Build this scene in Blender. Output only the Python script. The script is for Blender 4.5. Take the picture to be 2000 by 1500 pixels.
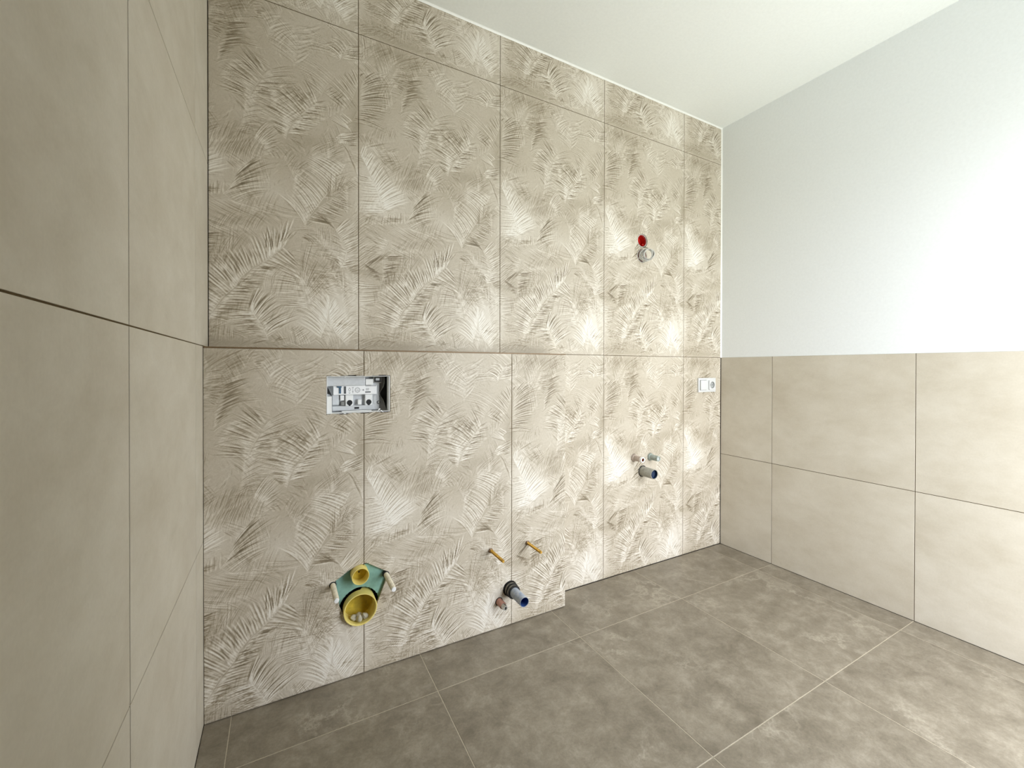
import bpy, bmesh, math
import numpy as np
from mathutils import Matrix, Vector, noise as mnoise

# ------------------------------------------------------------------ clean
for o in list(bpy.data.objects):
    bpy.data.objects.remove(o)
scene = bpy.context.scene
COL = scene.collection
R = math.radians

# ------------------------------------------------------------------ sizes (metres)
W, H = 2.612, 2.598            # room width (x), ceiling height (z); tiled wall is y = 0, the room runs to -y
ZT = 1.167                     # level of the main horizontal joint
TW = 0.6015                    # tile pitch
X0 = 0.4662                    # first vertical joint on the tiled wall
BX, BD, BZ, BJ = 1.3483, 0.1122, 1.1645, 0.4679   # boxed-in ledge: right end, depth, top, first joint
REAR = -2.04                   # wall behind the camera
GAP = 0.0026                   # joint width
BLOCKER = (1.24, -1.63)            # added unseen light blocker beside the camera: right end x, face y
WIN = (1.40, 2.595, 0.02, 2.12)  # window in the rear wall: x0, x1, z0, z1

# ------------------------------------------------------------------ camera
cam_d = bpy.data.cameras.new('camera')
cam = bpy.data.objects.new('camera', cam_d)
COL.objects.link(cam)
scene.camera = cam
cam_d.sensor_fit = 'HORIZONTAL'
cam_d.sensor_width = 36.0
cam_d.lens = 838.164 / 2000 * 36
cam_d.shift_x = -20.85 / 2000
cam_d.shift_y = -27.15 / 2000
cam_d.clip_start = 0.02
_r = Vector((0.87137917, -0.49060714, 0.00172367))
_u = Vector((0.00116632, 0.00558481, 0.99998372))
_f = Vector((0.49060878, 0.87136298, -0.0054387))
m = Matrix.Identity(4)
for i in range(3):
    m[i][0], m[i][1], m[i][2] = _r[i], _u[i], -_f[i]
m[0][3], m[1][3], m[2][3] = 0.20874, -1.73484, 1.10147
cam.matrix_world = m

# ------------------------------------------------------------------ light: overcast sky through the window behind the camera
world = bpy.data.worlds.new('overcast_sky')
scene.world = world
world.use_nodes = True
bg = world.node_tree.nodes['Background']
wt = world.node_tree
_tc = wt.nodes.new('ShaderNodeTexCoord')
_sx = wt.nodes.new('ShaderNodeSeparateXYZ')
_mr = wt.nodes.new('ShaderNodeMapRange')      # height above the horizon
_mr.inputs['From Min'].default_value = -0.12
_mr.inputs['From Max'].default_value = 0.12
_cr = wt.nodes.new('ShaderNodeValToRGB')      # grey-green ground, bright even cloud above it
_cr.color_ramp.elements[0].color = (0.54, 0.56, 0.54, 1)
_cr.color_ramp.elements[1].color = (0.885, 0.925, 1.0, 1)
wt.links.new(_tc.outputs['Generated'], _sx.inputs[0])
wt.links.new(_sx.outputs['Z'], _mr.inputs['Value'])
wt.links.new(_mr.outputs['Result'], _cr.inputs['Fac'])
wt.links.new(_cr.outputs['Color'], bg.inputs['Color'])
bg.inputs['Strength'].default_value = 13.1
pd = bpy.data.lights.new('window_portal', 'AREA')
pd.shape = 'RECTANGLE'
pd.size, pd.size_y = WIN[1] - WIN[0], WIN[3] - WIN[2]
pd.cycles.is_portal = True
portal = bpy.data.objects.new('window_portal', pd)
COL.objects.link(portal)
portal.location = ((WIN[0] + WIN[1]) / 2, REAR - 0.02, (WIN[2] + WIN[3]) / 2)
portal.rotation_euler = (R(90), 0, 0)
scene.view_settings.view_transform = 'Standard'
scene.view_settings.look = 'None'
scene.view_settings.gamma = 1.0
scene.view_settings.use_curve_mapping = False
scene.view_settings.exposure = 0.0
cy = scene.cycles
cy.use_adaptive_sampling = False
cy.max_bounces = 14
cy.diffuse_bounces = 10
cy.caustics_reflective = False
cy.caustics_refractive = False
cy.sample_clamp_indirect = 6.0

# ------------------------------------------------------------------ materials
def s2l(c):
    return tuple(((v / 255) / 12.92 if v <= 10 else (((v / 255) + .055) / 1.055) ** 2.4) for v in c) + (1.0,)

class NT:
    def __init__(self, name):
        self.m = bpy.data.materials.new(name)
        self.m.use_nodes = True
        self.t = self.m.node_tree
        self.b = self.t.nodes['Principled BSDF']
    def n(self, typ, **kw):
        nd = self.t.nodes.new(typ)
        for k, v in kw.items():
            if k.startswith('i_'):
                nd.inputs[int(k[2:]) if k[2:].isdigit() else k[2:].replace('_', ' ')].default_value = v
            else:
                setattr(nd, k, v)
        return nd
    def l(self, a, ao, b, bi):
        self.t.links.new(a.outputs[ao], b.inputs[bi])
    def ramp(self, stops, interp='LINEAR'):
        r = self.n('ShaderNodeValToRGB')
        r.color_ramp.interpolation = interp
        e = r.color_ramp.elements
        while len(e) < len(stops):
            e.new(.5)
        for el, (p, c) in zip(e, stops):
            el.position = p
            el.color = s2l(c) if max(c) > 1 else tuple(c) + (1.0,)
        return r
    def noise(self, vec, scale, detail=4, rough=.55, dist=0.0):
        nd = self.n('ShaderNodeTexNoise', i_Scale=scale, i_Detail=detail, i_Roughness=rough, i_Distortion=dist)
        if vec:
            self.l(vec[0], vec[1], nd, 'Vector')
        return nd
    def mix(self, fac, a, b, typ='MIX'):
        x = self.n('ShaderNodeMix', data_type='RGBA', blend_type=typ)
        for sock, v in ((0, fac), (6, a), (7, b)):
            if isinstance(v, tuple) and hasattr(v[0], 'outputs'):
                self.l(v[0], v[1], x, sock)
            elif isinstance(v, (int, float)):
                x.inputs[sock].default_value = v
            else:
                x.inputs[sock].default_value = s2l(v)
        return x
    def bump(self, src, strength, dist=.001):
        b = self.n('ShaderNodeBump', i_Strength=strength, i_Distance=dist)
        self.l(src[0], src[1], b, 'Height')
        self.l(b, 0, self.b, 'Normal')
        return b

def simple(name, col, rough=.5, metal=0.0, var=.06, scale=60, bump=0.0, spec=None, col2=None):
    """plain colour broken by a little object-space noise"""
    k = NT(name)
    tc = k.n('ShaderNodeTexCoord')
    nz = k.noise((tc, 'Object'), scale, 5, .6)
    c2 = col2 or tuple(max(0, v * (1 - var * 2)) for v in col)
    rp = k.ramp([(.35, col), (.75, c2)])
    k.l(nz, 0, rp, 0)
    k.l(rp, 0, k.b, 'Base Color')
    k.b.inputs['Roughness'].default_value = rough
    k.b.inputs['Metallic'].default_value = metal
    if spec is not None:
        k.b.inputs['Specular IOR Level'].default_value = spec
    if bump:
        k.bump((nz, 0), bump, .0008)
    return k.m

def decor_material():
    """matt porcelain printed with palm fronds: the print value is stored per point as 'frond'"""
    k = NT('frond_print_porcelain')
    at = k.n('ShaderNodeAttribute', attribute_name='frond')
    geo = k.n('ShaderNodeNewGeometry')
    fine = k.noise((geo, 'Position'), 420, 3, .6)
    mid = k.noise((geo, 'Position'), 9, 4, .6)
    m1 = k.n('ShaderNodeMath', operation='MULTIPLY_ADD', i_1=.5, i_2=.5)
    k.l(at, 'Fac', m1, 0)
    m2 = k.n('ShaderNodeMath', operation='MULTIPLY_ADD', i_1=.16, i_2=-.08)
    k.l(fine, 0, m2, 0)
    m3 = k.n('ShaderNodeMath', operation='MULTIPLY_ADD', i_1=.14, i_2=-.07)
    k.l(mid, 0, m3, 0)
    a1 = k.n('ShaderNodeMath', operation='ADD')
    a2 = k.n('ShaderNodeMath', operation='ADD')
    k.l(m1, 0, a1, 0); k.l(m2, 0, a1, 1); k.l(a1, 0, a2, 0); k.l(m3, 0, a2, 1)
    rp = k.ramp([(0, (98, 87, 68)), (.25, (146, 134, 113)), (.5, (189, 179, 161)), (.72, (219, 212, 199)), (1.0, (246, 244, 237))])
    k.l(a2, 0, rp, 0)
    k.l(rp, 0, k.b, 'Base Color')
    k.b.inputs['Roughness'].default_value = .5
    k.b.inputs['Specular IOR Level'].default_value = .35
    k.bump((fine, 0), .15, .0006)
    return k.m

def stone_wall_material():
    """warm beige concrete-look tile, horizontally streaked"""
    k = NT('beige_concrete_porcelain')
    geo = k.n('ShaderNodeNewGeometry')
    oi = k.n('ShaderNodeObjectInfo')
    off = k.n('ShaderNodeVectorMath', operation='MULTIPLY_ADD')
    mul = k.n('ShaderNodeMath', operation='MULTIPLY', i_1=40.0)
    k.l(oi, 'Random', mul, 0)
    cmb = k.n('ShaderNodeCombineXYZ')
    for i in range(3):
        k.l(mul, 0, cmb, i)
    k.l(geo, 'Position', off, 0)
    off.inputs[1].default_value = (1, 1, 1.7)
    k.l(cmb, 0, off, 2)
    a = k.noise((off, 0), 2.6, 7, .6, .15)
    b = k.noise((off, 0), 7, 9, .72, .2)
    c = k.noise((geo, 'Position'), 160, 3, .6)
    ra = k.ramp([(.3, (191, 182, 164)), (.5, (203, 196, 180)), (.72, (214, 208, 194))])
    k.l(a, 0, ra, 0)
    rb = k.ramp([(.3, (185, 175, 155)), (.52, (205, 197, 181)), (.75, (221, 215, 202))])
    k.l(b, 0, rb, 0)
    mx = k.mix(.38, (ra, 0), (rb, 0))
    rc = k.ramp([(.3, (.90, .90, .90)), (.7, (1, 1, 1))])
    k.l(c, 0, rc, 0)
    my = k.mix(.5, (mx, 2), (rc, 0), 'MULTIPLY')
    k.l(my, 2, k.b, 'Base Color')
    k.b.inputs['Roughness'].default_value = .5
    k.b.inputs['Specular IOR Level'].default_value = .4
    k.bump((c, 0), .06, .0005)
    return k.m

def stone_floor_material():
    """grey-brown slate-look tile with clouds, pale veins and a few dark cracks"""
    k = NT('taupe_stone_porcelain')
    geo = k.n('ShaderNodeNewGeometry')
    oi = k.n('ShaderNodeObjectInfo')
    mul = k.n('ShaderNodeMath', operation='MULTIPLY', i_1=30.0)
    k.l(oi, 'Random', mul, 0)
    cmb = k.n('ShaderNodeCombineXYZ')
    for i in range(3):
        k.l(mul, 0, cmb, i)
    off = k.n('ShaderNodeVectorMath', operation='ADD')
    k.l(geo, 'Position', off, 0); k.l(cmb, 0, off, 1)
    a = k.noise((off, 0), 2.6, 8, .66, .6)
    b = k.noise((off, 0), 11, 10, .78, .25)
    g = k.noise((geo, 'Position'), 120, 5, .8)
    ra = k.ramp([(.3, (112, 103, 88)), (.5, (136, 127, 111)), (.7, (158, 149, 132))])
    k.l(a, 0, ra, 0)
    rb = k.ramp([(.3, (98, 89, 74)), (.5, (142, 133, 117)), (.7, (186, 177, 160))])
    k.l(b, 0, rb, 0)
    mx = k.mix(.58, (ra, 0), (rb, 0))
    # veins: distance to the edges of a warped cell pattern, kept only where a mask noise allows
    wob = k.noise((off, 0), 5, 6, .7)
    sc = k.n('ShaderNodeVectorMath', operation='MULTIPLY_ADD')
    k.l(wob, 'Color', sc, 0)
    sc.inputs[1].default_value = (.42, .42, .42)
    k.l(off, 0, sc, 2)
    vo = k.n('ShaderNodeTexVoronoi', feature='DISTANCE_TO_EDGE', i_Scale=2.1)
    k.l(sc, 0, vo, 'Vector')
    rv = k.ramp([(0.0, (1, 1, 1)), (.012, (.5, .5, .5)), (.045, (0, 0, 0))])
    k.l(vo, 'Distance', rv, 0)
    ma = k.noise((off, 0), 3.1, 3, .5)
    rm = k.ramp([(.5, (0, 0, 0)), (.62, (1, 1, 1))])
    k.l(ma, 0, rm, 0)
    fm = k.n('ShaderNodeMath', operation='MULTIPLY')
    k.l(rv, 0, fm, 0); k.l(rm, 0, fm, 1)
    f2 = k.n('ShaderNodeMath', operation='MULTIPLY', i_1=.42)
    k.l(fm, 0, f2, 0)
    mv = k.mix((f2, 0), (mx, 2), (204, 195, 177))
    # dark pits
    rd = k.ramp([(.60, (0, 0, 0)), (.74, (1, 1, 1))])
    pit = k.noise((off, 0), 46, 5, .75, .4)
    k.l(pit, 0, rd, 0)
    f3 = k.n('ShaderNodeMath', operation='MULTIPLY', i_1=.4)
    k.l(rd, 0, f3, 0)
    md = k.mix((f3, 0), (mv, 2), (92, 83, 69))
    rg = k.ramp([(.32, (.66, .66, .66)), (.68, (1.0, 1.0, 1.0))])
    k.l(g, 0, rg, 0)
    mz = k.mix(.55, (md, 2), (rg, 0), 'MULTIPLY')
    k.l(mz, 2, k.b, 'Base Color')
    k.b.inputs['Roughness'].default_value = .36
    k.b.inputs['Specular IOR Level'].default_value = .45
    k.bump((b, 0), .12, .001)
    return k.m

M = {}
M['decor'] = decor_material()
M['wall_tile'] = stone_wall_material()
M['floor_tile'] = stone_floor_material()
M['paint'] = simple('white_matt_paint', (238, 242, 243), .8, var=.01, scale=90, bump=.03, spec=.2)
M['ceiling'] = simple('white_ceiling_paint', (240, 243, 240), .85, var=.01, scale=90, bump=.03, spec=.2)
M['grout'] = simple('brown_grey_grout', (96, 81, 57), .9, var=.06, scale=200, spec=.1)
M['floor_grout'] = simple('pale_grey_grout', (196, 186, 166), .9, var=.06, scale=200, spec=.1)
M['screed'] = simple('grey_adhesive', (70, 64, 56), .95, var=.1, scale=80, spec=.1)
M['silicone'] = simple('white_silicone', (246, 247, 242), .35, var=.01)
M['edge_trim'] = simple('bronze_edge_profile', (126, 103, 74), .5, .25, var=.08, scale=120)
M['white_plastic'] = simple('white_plastic', (240, 241, 240), .35, var=.01)
M['grey_plastic'] = simple('light_grey_plastic', (208, 211, 214), .42, var=.03, scale=90)
M['dusty_plastic'] = simple('dusty_grey_plastic', (150, 150, 146), .6, var=.1, scale=70)
M['black'] = simple('black_plastic', (10, 10, 12), .6, var=.05)
M['label'] = simple('white_label_paper', (244, 245, 246), .6, var=.01)
M['ink'] = simple('grey_print', (84, 88, 92), .7, var=.05)
M['blue_clip'] = simple('steel_blue_clip', (70, 104, 132), .4, var=.08)
M['yellow'] = simple('yellow_protective_plastic', (233, 218, 136), .42, var=.07, scale=40, col2=(220, 200, 104))
M['yellow_in'] = simple('yellow_plug_plastic', (206, 180, 56), .45, var=.12, scale=40)
M['green_pad'] = simple('green_foam_pad', (138, 182, 168), .85, var=.07, scale=55, bump=.2)
M['sleeve'] = simple('cream_sleeve', (232, 224, 200), .5, var=.08, scale=70)
M['zinc'] = simple('zinc_steel', (190, 188, 180), .35, .9, var=.05)
M['brass'] = simple('yellow_zinc_steel', (214, 168, 72), .34, .75, var=.12, scale=160)
M['nut'] = simple('dusty_bronze_nut', (150, 122, 92), .5, .4, var=.12, scale=120)
M['blue'] = simple('blue_drain_plastic', (60, 92, 158), .4, var=.1)
M['blue_dust'] = simple('dusty_blue_grey_plastic', (182, 188, 194), .6, var=.16, scale=70, col2=(132, 148, 176))
M['rubber'] = simple('black_rubber_seal', (22, 22, 22), .5, var=.1)
M['dust_rubber'] = simple('dusty_grey_rubber', (150, 146, 134), .7, var=.25, scale=70, col2=(62, 60, 54))
M['copper_dust'] = simple('dusty_copper_red_plastic', (190, 140, 122), .6, var=.1, scale=90)
M['copper'] = simple('copper_brown', (168, 92, 44), .4, .3, var=.1, scale=90)
M['pink_grey'] = simple('pinkish_grey_plastic', (196, 180, 166), .55, var=.1, scale=90)
M['green_grey'] = simple('green_grey_plastic', (172, 182, 174), .5, var=.1, scale=90)
M['drain_grey'] = simple('grey_drain_plastic', (176, 174, 162), .5, var=.1, scale=60)
M['navy'] = simple('navy_blue_plug', (30, 52, 84), .45, var=.15, scale=60)
M['red'] = simple('red_wall_box', (200, 34, 24), .4, var=.06)
M['pale_ring'] = simple('pale_grey_plaster', (206, 204, 196), .7, var=.05)
M['plug'] = simple('pale_plaster_plug', (214, 207, 192), .85, var=.06, scale=60)
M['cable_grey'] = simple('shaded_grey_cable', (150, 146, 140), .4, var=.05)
M['switch_white'] = simple('switch_white_plastic', (212, 213, 211), .35, var=.005)
M['well_shade'] = simple('shaded_well_white', (168, 170, 167), .5, var=.01)  # white socket plastic darkened: the shadow in the well is put into its colour
M['switch_gap'] = simple('grey_joint', (112, 114, 112), .6, var=.02)
M['cable'] = simple('pale_grey_cable', (206, 206, 200), .35, var=.03)
M['cable_dark'] = simple('olive_grey_wire', (120, 114, 92), .5, var=.05)
M['pebble'] = simple('pale_rubble', (196, 190, 168), .85, var=.12, scale=60, bump=.3)
M['absorber'] = simple('dark_light_absorber', (62, 44, 30), .5, var=.15, scale=30)  # no door here: dark tone added on unseen panels to absorb bounced light
M['pvc'] = simple('white_window_pvc', (240, 241, 240), .3, var=.01)

# ------------------------------------------------------------------ mesh helpers
def link(o, parent=None, label=None, cat=None, group=None, kind=None):
    COL.objects.link(o)
    if parent is not None:
        o.parent = parent
    for key, v in (('label', label), ('category', cat), ('group', group), ('kind', kind)):
        if v:
            o[key] = v
    return o

def mesh_obj(name, verts, faces, mat, parent=None, smooth=False, **tags):
    me = bpy.data.meshes.new(name)
    me.from_pydata([tuple(v) for v in verts], [], faces)
    me.materials.append(mat)
    if smooth:
        me.polygons.foreach_set('use_smooth', [True] * len(me.polygons))
    me.update()
    return link(bpy.data.objects.new(name, me), parent, **tags)

def from_bm(name, bm, mat, parent=None, smooth_angle=None, **tags):
    me = bpy.data.meshes.new(name)
    bmesh.ops.recalc_face_normals(bm, faces=bm.faces)
    bm.to_mesh(me); bm.free()
    for mt in (mat if isinstance(mat, (list, tuple)) else [mat]):
        me.materials.append(mt)
    if smooth_angle:
        me.polygons.foreach_set('use_smooth', [True] * len(me.polygons))
        me.set_sharp_from_angle(angle=R(smooth_angle))
    return link(bpy.data.objects.new(name, me), parent, **tags)

def empty(name, loc, **tags):
    o = bpy.data.objects.new(name, None)
    o.empty_display_size = .03
    o.location = loc
    return link(o, **tags)

def box_bm(x0, x1, y0, y1, z0, z1, bevel=0.0, seg=1):
    bm = bmesh.new()
    v = [bm.verts.new((x, y, z)) for x in (x0, x1) for y in (y0, y1) for z in (z0, z1)]
    for q in ((0, 1, 3, 2), (4, 6, 7, 5), (0, 4, 5, 1), (2, 3, 7, 6), (0, 2, 6, 4), (1, 5, 7, 3)):
        bm.faces.new([v[i] for i in q])
    bmesh.ops.recalc_face_normals(bm, faces=bm.faces)
    if bevel:
        bmesh.ops.bevel(bm, geom=bm.edges[:] , offset=bevel, segments=seg, affect='EDGES', profile=.6)
    return bm

def box(name, x0, x1, y0, y1, z0, z1, mat, parent=None, bevel=0.0, seg=1, **tags):
    return from_bm(name, box_bm(x0, x1, y0, y1, z0, z1, bevel, seg), mat, parent, **tags)

def lathe_bm(profile, seg=40, bm=None, jag=0.0):
    """turn (radius, depth) pairs about the -y axis; depth is measured out of the wall"""
    bm = bm or bmesh.new()
    rings = []
    for (r, d) in profile:
        if r < 1e-6:
            rings.append([bm.verts.new((0, -d, 0))])
        else:
            rings.append([bm.verts.new((r * math.cos(2 * math.pi * k / seg), -d, r * math.sin(2 * math.pi * k / seg))) for k in range(seg)])
    for a, b in zip(rings, rings[1:]):
        for k in range(seg):
            k2 = (k + 1) % seg
            if len(a) == 1 and len(b) == 1:
                continue
            if len(a) == 1:
                bm.faces.new((a[0], b[k2], b[k]))
            elif len(b) == 1:
                bm.faces.new((a[k], a[k2], b[0]))
            else:
                bm.faces.new((a[k], a[k2], b[k2], b[k]))
    return bm

def lathe(name, profile, mat, parent=None, seg=40, ang=35, loc=None, **tags):
    o = from_bm(name, lathe_bm(profile, seg), mat, parent, smooth_angle=ang, **tags)
    if loc:
        o.location = loc
    return o

def tube_along(name, pts, rad, mat, parent=None, seg=8, **tags):
    pts = [Vector(p) for p in pts]
    bm = bmesh.new(); rings = []
    up = Vector((0, 0, 1))
    for i, p in enumerate(pts):
        t = (pts[min(i + 1, len(pts) - 1)] - pts[max(i - 1, 0)]).normalized()
        a = t.cross(up)
        if a.length < 1e-3:
            a = t.cross(Vector((1, 0, 0)))
        a.normalize(); b = t.cross(a)
        rings.append([bm.verts.new(p + (a * math.cos(2 * math.pi * k / seg) + b * math.sin(2 * math.pi * k / seg)) * rad) for k in range(seg)])
    for a, b in zip(rings, rings[1:]):
        for k in range(seg):
            bm.faces.new((a[k], a[(k + 1) % seg], b[(k + 1) % seg], b[k]))
    bm.faces.new(rings[0]); bm.faces.new(rings[-1])
    return from_bm(name, bm, mat, parent, smooth_angle=50, **tags)

def slab_tile(name, origin, U, V, N, w, h, mat, parent, depth=.009, cham=.0004):
    """flat rectified tile: chamfered face, origin at its lower left front corner"""
    O, U, V, N = Vector(origin), Vector(U), Vector(V), Vector(N)
    c = cham
    ring = lambda a, d: [O + U * x + V * y + N * d for x, y in ((a, a), (w - a, a), (w - a, h - a), (a, h - a))]
    vs = ring(c, 0) + ring(0, -c) + ring(0, -depth)
    fs = [(0, 1, 2, 3)] + [(i, i + 4, (i + 1) % 4 + 4, (i + 1) % 4) for i in range(4)] + [(i + 4, i + 8, (i + 1) % 4 + 8, (i + 1) % 4 + 4) for i in range(4)] + [(11, 10, 9, 8)]
    o = mesh_obj(name, vs, fs, mat, parent)
    bm = bmesh.new(); bm.from_mesh(o.data); bmesh.ops.recalc_face_normals(bm, faces=bm.faces); bm.to_mesh(o.data); bm.free()
    return o

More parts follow.
